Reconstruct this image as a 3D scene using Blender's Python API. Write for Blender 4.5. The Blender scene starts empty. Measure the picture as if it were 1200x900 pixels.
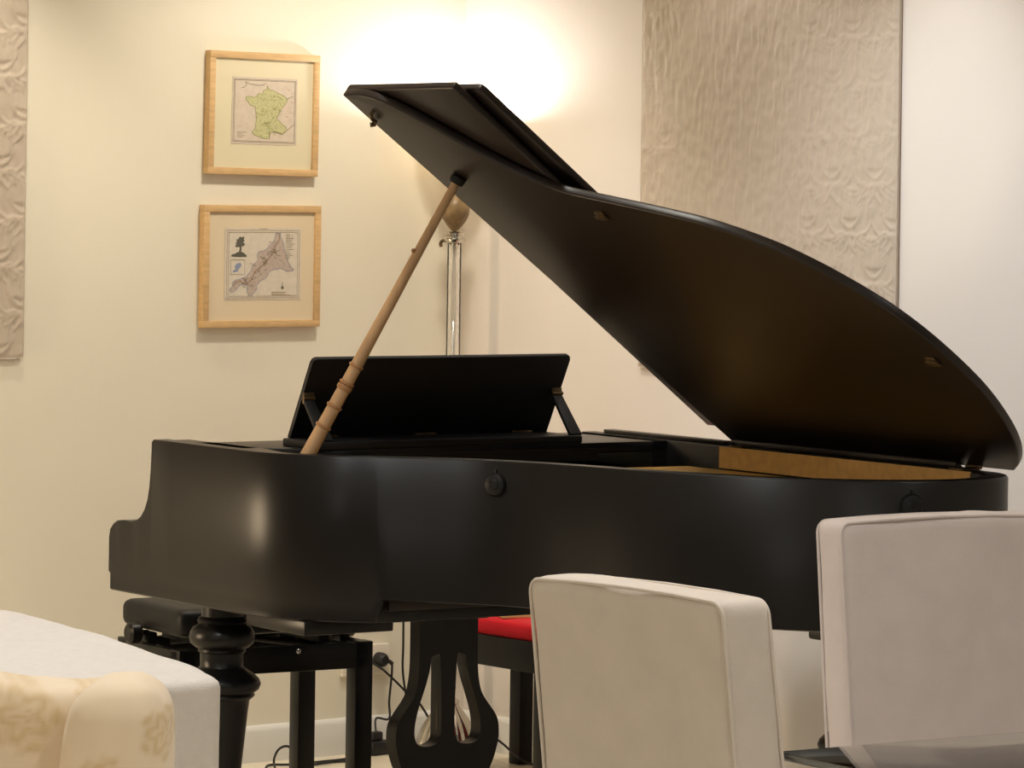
import bpy, bmesh, math, random
import numpy as np
from mathutils import Vector, Matrix, noise
PI = math.pi
random.seed(7)
S = bpy.context.scene
COL = S.collection

# ------------------------------------------------------------------ materials
def srgb(r, g, b):
    f = lambda c: ((c/255+0.055)/1.055)**2.4 if c/255 > 0.04045 else c/255/12.92
    return (f(r), f(g), f(b), 1)

def mat(name, col, rough=0.6, metal=0.0, spec=0.5, bump=0.0, bscale=200, stretch=(1, 1, 1), var=0.0, vscale=6,
        transmission=0.0, ior=1.45, coat=0.0, sheen=0.0, detail=4):
    m = bpy.data.materials.new(name); m.use_nodes = True
    nt = m.node_tree; b = nt.nodes['Principled BSDF']
    b.inputs['Base Color'].default_value = col
    b.inputs['Roughness'].default_value = rough
    b.inputs['Metallic'].default_value = metal
    b.inputs['Specular IOR Level'].default_value = spec
    b.inputs['IOR'].default_value = ior
    b.inputs['Transmission Weight'].default_value = transmission
    b.inputs['Coat Weight'].default_value = coat
    b.inputs['Sheen Weight'].default_value = sheen
    if bump or var:
        tc = nt.nodes.new('ShaderNodeTexCoord')
        mp = nt.nodes.new('ShaderNodeMapping'); mp.inputs['Scale'].default_value = stretch
        nt.links.new(tc.outputs['Object'], mp.inputs['Vector'])
    if bump:
        n = nt.nodes.new('ShaderNodeTexNoise'); n.inputs['Scale'].default_value = bscale; n.inputs['Detail'].default_value = detail
        nt.links.new(mp.outputs['Vector'], n.inputs['Vector'])
        bp = nt.nodes.new('ShaderNodeBump'); bp.inputs['Strength'].default_value = bump; bp.inputs['Distance'].default_value = 0.004
        nt.links.new(n.outputs['Fac'], bp.inputs['Height']); nt.links.new(bp.outputs['Normal'], b.inputs['Normal'])
    if var:
        n2 = nt.nodes.new('ShaderNodeTexNoise'); n2.inputs['Scale'].default_value = vscale; n2.inputs['Detail'].default_value = 5
        nt.links.new(mp.outputs['Vector'], n2.inputs['Vector'])
        r = nt.nodes.new('ShaderNodeValToRGB')
        r.color_ramp.elements[0].position = 0.3; r.color_ramp.elements[1].position = 0.7
        r.color_ramp.elements[0].color = tuple(c*(1-var) for c in col[:3])+(1,)
        r.color_ramp.elements[1].color = tuple(min(1, c*(1+var)) for c in col[:3])+(1,)
        nt.links.new(n2.outputs['Fac'], r.inputs['Fac']); nt.links.new(r.outputs['Color'], b.inputs['Base Color'])
    return m

M = {}
M['wall'] = mat('wall_paint', srgb(231, 226, 210), 0.75, spec=0.25, bump=0.25, bscale=14, var=0.015, vscale=2)
M['ceiling'] = mat('ceiling_paint', srgb(240, 236, 226), 0.8, spec=0.2)
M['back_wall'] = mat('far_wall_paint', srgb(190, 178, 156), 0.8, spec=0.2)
M['wall_r'] = mat('wall_paint_cool_lit', srgb(231, 225, 219), 0.75, spec=0.25, bump=0.25, bscale=14, var=0.015, vscale=2)  # same wall paint, with the cooler light on this side put into its colour
M['dim_wall'] = mat('near_wall_dimmed', srgb(112, 100, 86), 0.8, spec=0.2)  # unseen wall, colour darkened to dim what the piano's curved side reflects
M['base'] = mat('baseboard_paint', srgb(226, 226, 222), 0.35, spec=0.5, var=0.02)
M['lacquer'] = mat('satin_black_lacquer', srgb(17, 16, 16), 0.34, spec=0.32, bump=0.05, bscale=8, var=0.12, vscale=3)
M['lid_lacquer'] = mat('satin_dark_lid_lacquer', srgb(30, 22, 19), 0.36, spec=0.42, bump=0.04, bscale=6, var=0.15, vscale=3)
M['desk'] = mat('matte_black_desk', srgb(18, 18, 20), 0.5, spec=0.3)
M['gold'] = mat('gold_plate', srgb(204, 164, 84), 0.4, metal=0.25, var=0.1)
M['gold_wood'] = mat('golden_veneer', srgb(196, 152, 86), 0.45, var=0.12, vscale=5, stretch=(1, 8, 8))
M['prop'] = mat('prop_stick_wood', srgb(178, 144, 106), 0.45, var=0.18, vscale=30, stretch=(1, 1, .15))
M['prop_ring'] = mat('prop_ring_wood', srgb(150, 110, 72), 0.4)
M['brass'] = mat('aged_brass', srgb(96, 80, 58), 0.4, metal=0.85)
M['steel'] = mat('steel', srgb(190, 190, 190), 0.25, metal=1)
M['linen'] = mat('linen_white', srgb(214, 203, 190), 0.9, spec=0.15, bump=0.22, bscale=520, var=0.035, vscale=16, sheen=0.1)
M['linen_pink'] = mat('linen_greige', srgb(204, 192, 185), 0.9, spec=0.15, bump=0.22, bscale=520, var=0.035, vscale=16, sheen=0.1)
M['sofa'] = mat('sofa_white_weave', srgb(214, 208, 200), 0.9, spec=0.15, bump=0.6, bscale=380, var=0.03, vscale=40, sheen=0.1)
M['silver'] = mat('silver_plate', srgb(205, 200, 190), 0.18, metal=1)
M['marble'] = mat('egg_marble', srgb(122, 100, 68), 0.4, var=0.3, vscale=40)
M['glass'] = mat('clear_glass', (1, 1, 1, 1), 0.03, transmission=1, ior=1.45)
M['table_glass'] = mat('table_glass', srgb(225, 232, 228), 0.05, transmission=1, ior=1.5)
M['red'] = mat('red_velvet', srgb(190, 10, 30), 0.8, spec=0.15, bump=0.3, bscale=200, sheen=0.1, var=0.06)
M['oak'] = mat('oak_frame', srgb(206, 172, 124), 0.5, var=0.12, vscale=22, stretch=(1, 6, 6))
M['mount1'] = mat('mount_cream', srgb(220, 211, 182), 0.8, spec=0.2)
M['mount2'] = mat('mount_ivory', srgb(222, 206, 178), 0.8, spec=0.2)
M['paper1'] = mat('map_paper_mauve', srgb(206, 193, 177), 0.8, var=0.05, vscale=60)
M['paper2'] = mat('map_paper', srgb(212, 203, 188), 0.8, var=0.05, vscale=60)
M['land_green'] = mat('map_green_tint', srgb(188, 186, 140), 0.8, var=0.16, vscale=160)
M['land_mauve'] = mat('map_mauve_tint', srgb(184, 169, 158), 0.8, var=0.14, vscale=170)
M['ink'] = mat('ink', srgb(120, 108, 84), 0.8)
M['ink_dark'] = mat('ink_dark', srgb(92, 90, 80), 0.8)
M['ink_pale'] = mat('ink_pale', srgb(176, 160, 136), 0.8)
M['ink_green'] = mat('ink_green', srgb(146, 148, 98), 0.8)
M['ink_blue'] = mat('ink_blue', srgb(140, 150, 176), 0.8)
M['ink_road'] = mat('ink_road', srgb(140, 112, 64), 0.8)
M['ink_pink'] = mat('ink_pink', srgb(212, 176, 164), 0.8)
M['plastic'] = mat('white_plastic', srgb(232, 226, 212), 0.35)
M['cord'] = mat('black_rubber', srgb(26, 25, 26), 0.5)
M['panel_core'] = mat('panel_edge_brown', srgb(140, 110, 84), 0.7)
M['notebook'] = mat('pale_card', srgb(222, 204, 140), 0.7)
M['ivory'] = mat('ivory_keys', srgb(232, 226, 210), 0.3)
M['dark_wood'] = mat('dark_wood', srgb(60, 42, 30), 0.5, var=0.2)

# silk of the wall hangings
m = mat('crinkled_silk', srgb(194, 181, 166), 0.5, spec=0.35, bump=0.15, bscale=60, stretch=(3, 1, 1), sheen=0.2); M['silk'] = m

# floor: pale polished stone tiles
m = mat('stone_floor', srgb(226, 216, 194), 0.3, spec=0.5, var=0.03, vscale=3); M['floor'] = m

# shade: opal glass letting light through
m = bpy.data.materials.new('opal_shade'); m.use_nodes = True; nt = m.node_tree
for n in list(nt.nodes):
    if n.type != 'OUTPUT_MATERIAL': nt.nodes.remove(n)
out = [n for n in nt.nodes if n.type == 'OUTPUT_MATERIAL'][0]
d = nt.nodes.new('ShaderNodeBsdfDiffuse'); d.inputs['Color'].default_value = srgb(240, 226, 200)
t = nt.nodes.new('ShaderNodeBsdfTranslucent'); t.inputs['Color'].default_value = srgb(245, 236, 216)
mx = nt.nodes.new('ShaderNodeMixShader'); mx.inputs[0].default_value = 0.25
nt.links.new(d.outputs[0], mx.inputs[1]); nt.links.new(t.outputs[0], mx.inputs[2]); nt.links.new(mx.outputs[0], out.inputs[0])
M['shade'] = m
m = mat('bulb_glow', (1, 1, 1, 1)); b = m.node_tree.nodes['Principled BSDF']
b.inputs['Emission Color'].default_value = (1, .78, .5, 1); b.inputs['Emission Strength'].default_value = 40; M['bulb'] = m

# floral damask of the armchair: soft petals woven into the cloth
def damask(name, base, petal):
    m = mat(name, base, 0.7, spec=0.3, sheen=0.2)
    nt = m.node_tree; b = nt.nodes['Principled BSDF']
    at = nt.nodes.new('ShaderNodeAttribute'); at.attribute_name = 'petal'
    mix = nt.nodes.new('ShaderNodeMixRGB'); mix.inputs[1].default_value = base; mix.inputs[2].default_value = petal
    nt.links.new(at.outputs['Fac'], mix.inputs[0]); nt.links.new(mix.outputs[0], b.inputs['Base Color'])
    bp = nt.nodes.new('ShaderNodeBump'); bp.inputs['Strength'].default_value = 0.4; bp.inputs['Distance'].default_value = 0.002
    nt.links.new(at.outputs['Fac'], bp.inputs['Height']); nt.links.new(bp.outputs['Normal'], b.inputs['Normal'])
    return m
M['damask'] = damask('floral_damask', srgb(230, 211, 182), srgb(212, 187, 144))

# ------------------------------------------------------------------ helpers
def link(name, me, material, parent=None, smooth=True, sharp=35):
    bm = bmesh.new(); bm.from_mesh(me)
    bmesh.ops.recalc_face_normals(bm, faces=bm.faces[:])
    for f in bm.faces: f.smooth = smooth
    if smooth:
        a = math.radians(sharp)
        for e in bm.edges:
            e.smooth = not (len(e.link_faces) == 2 and e.calc_face_angle(0) > a)
    bm.to_mesh(me); bm.free()
    o = bpy.data.objects.new(name, me); COL.objects.link(o)
    if material: me.materials.append(material)
    if parent: o.parent = parent
    return o
def obj(name, bm, material, parent=None, smooth=True, sharp=35):
    me = bpy.data.meshes.new(name); bm.to_mesh(me); bm.free()
    return link(name, me, material, parent, smooth, sharp)
def tag(o, label, cat, group=None):
    o['label'] = label; o['category'] = cat
    if group: o['group'] = group
    return o
def thing(name, label, cat, loc=(0, 0, 0), rz=0, group=None):
    o = bpy.data.objects.new(name, None); COL.objects.link(o)
    o.location = loc; o.rotation_euler = (0, 0, rz); o.empty_display_size = .1
    return tag(o, label, cat, group)
def struct(o): o['kind'] = 'structure'; return o

def bx(bm, x0, x1, y0, y1, z0, z1, bev=0.0, seg=2, M4=None):
    b2 = bmesh.new()
    bmesh.ops.create_cube(b2, size=1)
    for v in b2.verts:
        v.co = Vector(((x0+x1)/2+v.co.x*(x1-x0), (y0+y1)/2+v.co.y*(y1-y0), (z0+z1)/2+v.co.z*(z1-z0)))
    if bev: bmesh.ops.bevel(b2, geom=b2.edges[:]+b2.verts[:], offset=bev, segments=seg, affect='EDGES', profile=.5)
    if M4: b2.transform(M4)
    me = bpy.data.meshes.new('t'); b2.to_mesh(me); b2.free(); bm.from_mesh(me); bpy.data.meshes.remove(me)
    return bm
def box(*a, **k): return bx(bmesh.new(), *a, **k)

def prism(bm, pts, n_vec, bev=0.0, seg=2):
    """closed polygon of 3D points extruded along n_vec"""
    b2 = bmesh.new()
    n_vec = Vector(n_vec)
    a = [b2.verts.new(Vector(p)) for p in pts]; b = [b2.verts.new(Vector(p)+n_vec) for p in pts]
    n = len(pts)
    fa = b2.faces.new(a); fb = b2.faces.new(b[::-1])
    for i in range(n): b2.faces.new((a[i], b[i], b[(i+1) % n], a[(i+1) % n]))
    bmesh.ops.recalc_face_normals(b2, faces=b2.faces[:])
    if bev:
        es = [e for e in b2.edges if fa in e.link_faces or fb in e.link_faces]
        bmesh.ops.bevel(b2, geom=es, offset=bev, segments=seg, affect='EDGES', profile=.5)
    big = [f for f in b2.faces if len(f.verts) > 4]
    bmesh.ops.triangulate(b2, faces=big)
    me = bpy.data.meshes.new('t'); b2.to_mesh(me); b2.free(); bm.from_mesh(me); bpy.data.meshes.remove(me)
    return bm

def lathe(bm, prof, seg=40, center=(0, 0, 0), axis='z', flute=None):
    cx, cy, cz = center
    rings = []
    for (r, h) in prof:
        ring = []
        for i in range(seg):
            t = 2*PI*i/seg
            rr = r if not flute else r*(1+flute(t, h))
            x, y, z = rr*math.cos(t), rr*math.sin(t), h
            if axis == 'y': x, y, z = x, h, y
            elif axis == 'x': x, y, z = h, x, y
            ring.append(bm.verts.new((cx+x, cy+y, cz+z)))
        rings.append(ring)
    for a, b in zip(rings, rings[1:]):
        for i in range(seg): bm.faces.new((a[i], a[(i+1) % seg], b[(i+1) % seg], b[i]))
    if prof[0][0] > 1e-6: bm.faces.new(rings[0][::-1])
    if prof[-1][0] > 1e-6: bm.faces.new(rings[-1])
    bmesh.ops.remove_doubles(bm, verts=bm.verts[:], dist=1e-6)
    return bm

def smooth_path(pts, n=8, closed=False):
    P = [Vector(p) for p in pts]; out = []
    N = len(P); rng = N if closed else N-1
    for i in range(rng):
        p1, p2 = P[i], P[(i+1) % N]
        p0 = P[(i-1) % N] if (closed or i > 0) else p1*2-p2
        p3 = P[(i+2) % N] if (closed or i+2 < N) else p2*2-p1
        for k in range(n):
            t = k/n
            out.append(0.5*((2*p1)+(-p0+p2)*t+(2*p0-5*p1+4*p2-p3)*t*t+(-p0+3*p1-3*p2+p3)*t**3))
    if not closed: out.append(P[-1])
    return out
def tube(bm, pts, r, seg=8, closed=False):
    P = [Vector(p) for p in pts]; N = len(P); rings = []
    up = Vector((0, 0, 1)); prev = None
    for i, p in enumerate(P):
        a = P[i-1] if (i > 0 or closed) else p; b = P[(i+1) % N] if (i < N-1 or closed) else p
        t = (b-a).normalized()
        if prev is None:
            s = t.cross(up)
            if s.length < 1e-3: s = t.cross(Vector((1, 0, 0)))
            s.normalize()
        else: s = (prev-t*prev.dot(t)).normalized()
        prev = s; u = s.cross(t)
        rr = r[i] if isinstance(r, (list, tuple)) else r
        rings.append([bm.verts.new(p+(s*math.cos(2*PI*k/seg)+u*math.sin(2*PI*k/seg))*rr) for k in range(seg)])
    pairs = list(zip(rings, rings[1:]))+([(rings[-1], rings[0])] if closed else [])
    for a, b in pairs:
        for k in range(seg): bm.faces.new((a[k], a[(k+1) % seg], b[(k+1) % seg], b[k]))
    if not closed: bm.faces.new(rings[0][::-1]); bm.faces.new(rings[-1])
    return bm

def soft_box(sx, sy, sz, r, n=24, fn=None, amp=0.0, fs=6, seed=0, nz=None):
    """evenly meshed rounded box centred on x,y with its base at z=0; fn bends it, amp wrinkles it"""
    bm = bmesh.new()
    dims = (sx/2, sy/2, sz/2)
    cnt = [max(6, int(n*d/max(dims))) for d in dims]
    def lin(k, N):                                   # denser rows towards the rounded edges
        t = k/N*2-1
        return math.copysign(1-(1-abs(t))**1.5, t)
    for ax in range(3):
        u, v = (ax+1) % 3, (ax+2) % 3
        for sgn in (-1, 1):
            g = []
            for i in range(cnt[u]+1):
                row = []
                for j in range(cnt[v]+1):
                    p = [0, 0, 0]; p[ax] = sgn*dims[ax]; p[u] = lin(i, cnt[u])*dims[u]; p[v] = lin(j, cnt[v])*dims[v]
                    row.append(bm.verts.new(p))
                g.append(row)
            for i in range(cnt[u]):
                for j in range(cnt[v]): bm.faces.new((g[i][j], g[i+1][j], g[i+1][j+1], g[i][j+1]))
    bmesh.ops.remove_doubles(bm, verts=bm.verts[:], dist=1e-5)
    rr = min(r, *dims)
    for v in bm.verts:
        q = Vector([max(-(d-rr), min(d-rr, c)) for c, d in zip(v.co, dims)])
        dlt = v.co-q
        nrm = dlt.normalized() if dlt.length > 1e-9 else Vector((0, 0, 0))
        p = q+nrm*rr if dlt.length > 1e-9 else v.co.copy()
        if amp:
            p += nrm*amp*noise.fractal(Vector((p.x*fs+seed, p.y*fs, p.z*fs*.6)), 1.0, 2.0, 3)
        p.z += dims[2]
        v.co = Vector(fn(p)) if fn else p
    return bm

# ------------------------------------------------------------------ camera
E_H = 1.64; ROLL = 0.0143
cam = bpy.data.cameras.new('camera'); co = bpy.data.objects.new('camera', cam); COL.objects.link(co)
cam.sensor_width = 36; cam.lens = 4700*36/1200
co.matrix_world = Matrix.Translation((0, 0, E_H)) @ Matrix.Rotation(PI/2, 4, 'X') @ Matrix.Rotation(ROLL, 4, 'Z')
cam.shift_y = -230/1200; cam.clip_end = 100
S.camera = co

# ------------------------------------------------------------------ room
C0 = Vector((-.146, 11.82, 0)); AL = math.radians(38)
dL = Vector((math.cos(AL), math.sin(AL), 0)); dR = Vector((dL.y, -dL.x, 0))
nL = dR.copy(); nR = -dL
H = 2.75; LW, RW = 9.2, 11.6
def quad_wall(name, p, q, n_out, material, z1=H, th=.12):
    b = bmesh.new()
    prism(b, [p, q, q+Vector((0, 0, z1)), p+Vector((0, 0, z1))], n_out*th)
    return struct(obj(name, b, material, smooth=False))
cL = C0-dL*LW; cR = C0+dR*RW; cN = cL+dR*RW
quad_wall('wall_left', cL-dL*.12, C0+dL*.12, -nL, M['wall'])
quad_wall('wall_right', C0, cR, -nR, M['wall_r'])
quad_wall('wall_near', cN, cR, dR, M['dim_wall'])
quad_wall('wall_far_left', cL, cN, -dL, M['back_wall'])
b = bmesh.new(); prism(b, [cL-dL*.2-dR*.2, C0+dL*.2-dR*.2, cR+dL*.2+dR*.2, cN-dL*.2+dR*.2], (0, 0, -.1)); struct(obj('floor', b, M['floor'], smooth=False))
b = bmesh.new(); prism(b, [p+Vector((0, 0, H)) for p in (cL-dL*.2-dR*.2, C0+dL*.2-dR*.2, cR+dL*.2+dR*.2, cN-dL*.2+dR*.2)], (0, 0, .1)); struct(obj('ceiling', b, M['ceiling'], smooth=False))
def baseboard(name, p, d, n, L):
    prof = [(0, 0), (.014, 0), (.014, .088), (.011, .097), (.006, .103), (0, .104)]
    b = bmesh.new()
    prism(b, [p+n*(x)+Vector((0, 0, z)) for x, z in prof], d*L)
    struct(obj(name, b, M['base']))
baseboard('baseboard_left', C0, -dL, nL, LW)
baseboard('baseboard_right', C0, dR, nR, RW)
def wl(s, z, off=0): p = C0-dL*s+nL*off; return Vector((p.x, p.y, z))      # on the left wall: metres from the corner, height
def wr(s, z, off=0): p = C0+dR*s+nR*off; return Vector((p.x, p.y, z))

# ------------------------------------------------------------------ grand piano  (local: x across the keyboard, -y towards the tail)
PA = Vector((-.8882, 9.9932, 0)); PZ = math.radians(34)
e1 = Vector((math.cos(PZ), math.sin(PZ), 0)); e2 = Vector((e1.y, -e1.x, 0))
def wor(a, b, z): return PA+e1*a+e2*b+Vector((0, 0, z))
piano = thing('grand_piano', 'black grand piano with its curved lid propped open on a wooden stick', 'piano', PA, PZ)
L = lambda a, b, z=0: Vector((a, -b, z))
W = 1.27; TH = .05
arm = [(-.216, .62), (-.2165, .745), (-.211, .765), (-.198, .777), (-.178, .785), (-.15, .788), (-.11, .787), (-.08, .793), (-.055, .806), (-.033, .828), (-.019, .853), (-.010, .885), (-.004, .93), (0, .998), (.002, 1.0)]
curve = [(0, .1), (0, .3), (.002, .42), (.009, .50), (.026, .565), (.060, .63), (.115, .70), (.20, .772), (.29, .87), (.365, .965), (.42, 1.08), (.462, 1.21), (.507, 1.37), (.565, 1.53), (.645, 1.68), (.745, 1.80), (.86, 1.882), (.98, 1.915), (1.09, 1.905), (1.185, 1.86), (1.245, 1.78), (1.27, 1.67)]
cs = [(p.x, p.y) for p in smooth_path([(a, b, 0) for a, b in curve], 6)]
BF = .12                                           # the bass arm's top starts here
cols = []                                          # (a, b, top, bottom)
for (b_, z_) in arm[1:]: cols.append((0, b_, z_, .606))
for (a, b_) in cs:
    cols.append((a, b_, 1.0, .606 if (b_ < .765 and a < .25) else .66))
for b_ in np.linspace(1.6, BF+.03, 14): cols.append((W, float(b_), 1.0, .606 if b_ < .7 else .66))
for (b_, z_) in arm[:0:-1]: cols.append((W, b_+BF, z_, .606))
# normals of the outline
pts2 = [Vector((c[0], c[1])) for c in cols]
def nrm(i):
    a = pts2[max(i-1, 0)]; b = pts2[min(i+1, len(pts2)-1)]; t = (b-a)
    if t.length < 1e-9: return Vector((-1, 0))
    t.normalize(); return Vector((-t.y, t.x))      # outward for treble -> tail -> bass
bm = bmesh.new(); rings = []
for i, (a, b_, zt, zb) in enumerate(cols):
    n = nrm(i)
    if n.length < 1e-6: n = Vector((-1, 0))
    low = zb < .65
    ring = []
    prof = [(0, zt-.005), (0, .655) if low else (0, zb+.012), (.005, .648) if low else (.0, zb+.006), (.005, zb+.004) if low else (0, zb+.003), (.009, zb), (TH-.004, zb), (TH, zb+.004), (TH, zt-.005), (TH-.004, zt), (.004, zt)]
    for (d, z) in prof:
        p = pts2[i]-n*d
        ring.append(bm.verts.new((p.x, -p.y, z)))
    rings.append(ring)
for r0, r1 in zip(rings, rings[1:]):
    k = len(r0)
    for j in range(k): bm.faces.new((r0[j], r0[(j+1) % k], r1[(j+1) % k], r1[j]))
bm.faces.new(rings[0]); bm.faces.new(rings[-1][::-1])
case = obj('case', bm, M['lacquer'], piano, sharp=40)
inner = []
for i in range(len(cols)):
    if cols[i][3] > 0 and cols[i][2] > .99:
        p = pts2[i]-nrm(i)*(TH-.002); inner.append((p.x, p.y))
# soundboard under the plate, and the gold plate itself
plate = [(a, b_) for a, b_ in inner if b_ > .51]
b = bmesh.new(); prism(b, [L(a, b_, .926) for a, b_ in plate], (0, 0, .014)); obj('iron_plate', b, M['gold'], piano)
b = bmesh.new(); prism(b, [L(a, b_, .66) for a, b_ in plate], (0, 0, .03)); obj('soundboard', b, M['gold_wood'], piano)
b = bmesh.new(); bx(b, W-TH-.006, W-TH+.001, -1.70, -.735, .945, .9985); obj('inner_veneer', b, M['gold_wood'], piano)
# rim hinge strip, raised along the spine
b = bmesh.new(); bx(b, W-.03, W+.004, -.72, -.195, 1.0, 1.010, bev=.002); obj('hinge_strip', b, M['lid_lacquer'], piano)
# pin block and cross frame in front of the plate
b = bmesh.new(); prism(b, [L(.047, .50, .664), L(.068, .60, .664), L(.12, .665, .664), L(.19, .72, .664), L(.22, .735, .664), L(W-TH+.002, .735, .664), L(W-TH+.002, .50, .664)], (0, 0, .266)); obj('pin_block', b, M['desk'], piano)
# keybed under the case, key slip and closed fallboard on the far side
b = bmesh.new()
prism(b, [L(.04, -.19, .602), L(W-.04, -.07, .602), L(W-.04, .73, .602), L(.25, .73, .602), L(.10, .62, .602), L(.045, .5, .602)], (0, 0, .05), bev=.004)
obj('keybed', b, M['lacquer'], piano)
b = bmesh.new(); bx(b, .05, W-.05, .08, .10, .606, .70, bev=.004); obj('key_slip', b, M['lacquer'], piano)
b = bmesh.new(); prism(b, [L(.05, -.09, .70), L(.05, -.085, .725), L(.05, .03, .775), L(.05, .10, .95), L(.05, .13, .95), L(.05, .13, .70)], (W-.1, 0, 0)); obj('fallboard', b, M['lacquer'], piano)
# top boards of the arms that the desk slides on
b = bmesh.new()
prism(b, [L(.05, .135, .972), L(W-.05, .135, .972), L(W-.05, .505, .972), L(.33, .505, .972), L(.22, .47, .972), L(.09, .36, .972), L(.05, .36, .972)], (0, 0, .027), bev=.002)
obj('top_board', b, M['lacquer'], piano)
# treble cheek top filling up to the rim
b = bmesh.new(); prism(b, [L(.05, .02, .93), L(.095, .02, .93), L(.095, .40, .93), L(.06, .56, .93), L(.05, .50, .93)], (0, 0, .069)); obj('cheek_block', b, M['lacquer'], piano)
b = bmesh.new(); bx(b, W-.095, W-.05, -.505, -.14, .93, .999); obj('cheek_block', b, M['lacquer'], piano)

# lid
TL = math.radians(37)
mv = Vector((-math.cos(TL), 0, math.sin(TL))); nv = Vector((math.sin(TL), 0, math.cos(TL)))    # up the lid, out of its upper face
H0 = Vector((W, 0, 1.011))
def lp(m_, b_, off=0): return H0+mv*m_+Vector((0, -b_, 0))+nv*off
oc = [(1.400, .636), (1.400, .70), (1.385, .755), (1.352, .805), (1.285, .868), (1.180, .952), (1.09, 1.04), (1.03, 1.138), (.995, 1.27), (.962, 1.405), (.913, 1.575), (.842, 1.718), (.773, 1.803), (.690, 1.873), (.592, 1.930), (.470, 1.960), (.320, 1.962), (.190, 1.928), (.095, 1.882), (.025, 1.825), (-.012, 1.775)]
ol = smooth_path([(x, y, 0) for x, y in oc], 5)
outl = [(-.012, .707)]+[(p.x, p.y) for p in ol]
b = bmesh.new(); prism(b, [lp(x, y) for x, y in outl], nv*.022, bev=.005, seg=3)
lid = obj('lid', b, M['lid_lacquer'], piano)
b = bmesh.new(); prism(b, [lp(-.012, .74), lp(.004, .735), lp(.010, .735), lp(.010, 1.585), lp(.004, 1.59), lp(-.012, 1.595)], -nv*.008, bev=.003); bx(b, W-.016, W-.004, -1.60, -.73, 1.0, 1.0145, bev=.003); obj('hinge_rail', b, M['lid_lacquer'], piano)
for bb in (.775, 1.62):
    b = bmesh.new(); bx(b, W-.055, W-.002, -bb-.05, -bb, .999, 1.004, bev=.001)
    tube(b, [L(W+.0, bb, 1.006), L(W+.0, bb+.05, 1.006)], .005)
    obj('hinge', b, M['brass'], piano)
# folded front flap: two leaves lying on the lid's upper face
def leaf(name, b0, b1, m1, off, rd):
    b = bmesh.new()
    pts = [(.02, b0), (m1-rd, b0), (m1-rd*.3, b0+rd*.3), (m1, b0+rd), (m1, b1-rd), (m1-rd*.3, b1-rd*.3), (m1-rd, b1), (.02, b1)]
    prism(b, [lp(x, y, off) for x, y in pts], nv*.02, bev=.006, seg=3)
    return obj(name, b, M['lid_lacquer'], lid)
leaf('lid_flap', .612, 1.082, 1.392, .0235, .006)
leaf('lid_leaf', .66, 1.118, 1.352, .050, .014)
# lid hook, small pads
b = bmesh.new()
tube(b, [lp(1.338, .694, .0), lp(1.338, .694, -.008), lp(1.325, .684, -.011), lp(1.312, .676, -.008)], .005)
tube(b, [lp(1.312, .676, -.006), lp(1.306, .672, -.014), lp(1.312, .670, -.019)], .0065)
obj('hook', b, M['brass'], lid)
for (x, y) in ((.947, 1.203), (.428, 1.903)):
    b = bmesh.new(); bx(b, -.016, .016, -.016, .016, -.007, .001, bev=.003)
    bx(b, -.006, .006, -.02, .02, -.011, -.004, bev=.002)
    mat4 = Matrix((( mv.x, 0, nv.x, 0), (0, -1, 0, 0), (mv.z, 0, nv.z, 0), (0, 0, 0, 1))); mat4.translation = lp(x, y)
    b.transform(mat4); obj('latch_plate', b, M['brass'], lid)
# prop stick
p0 = L(.092, .578, .975); p1 = lp(1.0845, .763, -.001)
ax = (p1-p0); Ls = ax.length; ax.normalize()
b = bmesh.new()
K = 24; tube(b, [p0+ax*Ls*i/K for i in range(K+1)], [.0185-.0085*(i/K)**.8 for i in range(K+1)], 20)
prop = obj('prop_stick', b, M['prop'], piano)
q = ax.to_track_quat('Z', 'Y').to_matrix().to_4x4()
for t, w in ((.13, 1), (.20, 1), (.262, 1), (.280, 1), (.268, 1.1), (.34, 1)):
    b = bmesh.new(); r0 = .0185-.0085*t**.8
    lathe(b, [(r0-.002, -.005), (r0+.0028*w, -.003), (r0+.0034*w, 0), (r0+.0028*w, .003), (r0-.002, .005)], 24)
    q2 = q.copy(); q2.translation = p0+ax*Ls*t; b.transform(q2); obj('turned_ring', b, M['prop_ring'], prop)
b = bmesh.new(); side = ax.cross(Vector((0, -1, 0))).normalized()
pk = p0+ax*Ls*.735; bmesh.ops.create_uvsphere(b, u_segments=12, v_segments=8, radius=.006)
b.transform(Matrix.Translation(pk-side*.013)); tube(b, [pk, pk-side*.013], .003); obj('peg', b, M['prop_ring'], prop)
b = bmesh.new(); lathe(b, [(.0, -.018), (.016, -.018), (.019, -.010), (.019, -.002), (.013, .004), (.0, .004)], 24)
q2 = q.copy(); q2.translation = p1; b.transform(q2); obj('prop_cup', b, M['desk'], lid)
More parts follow.
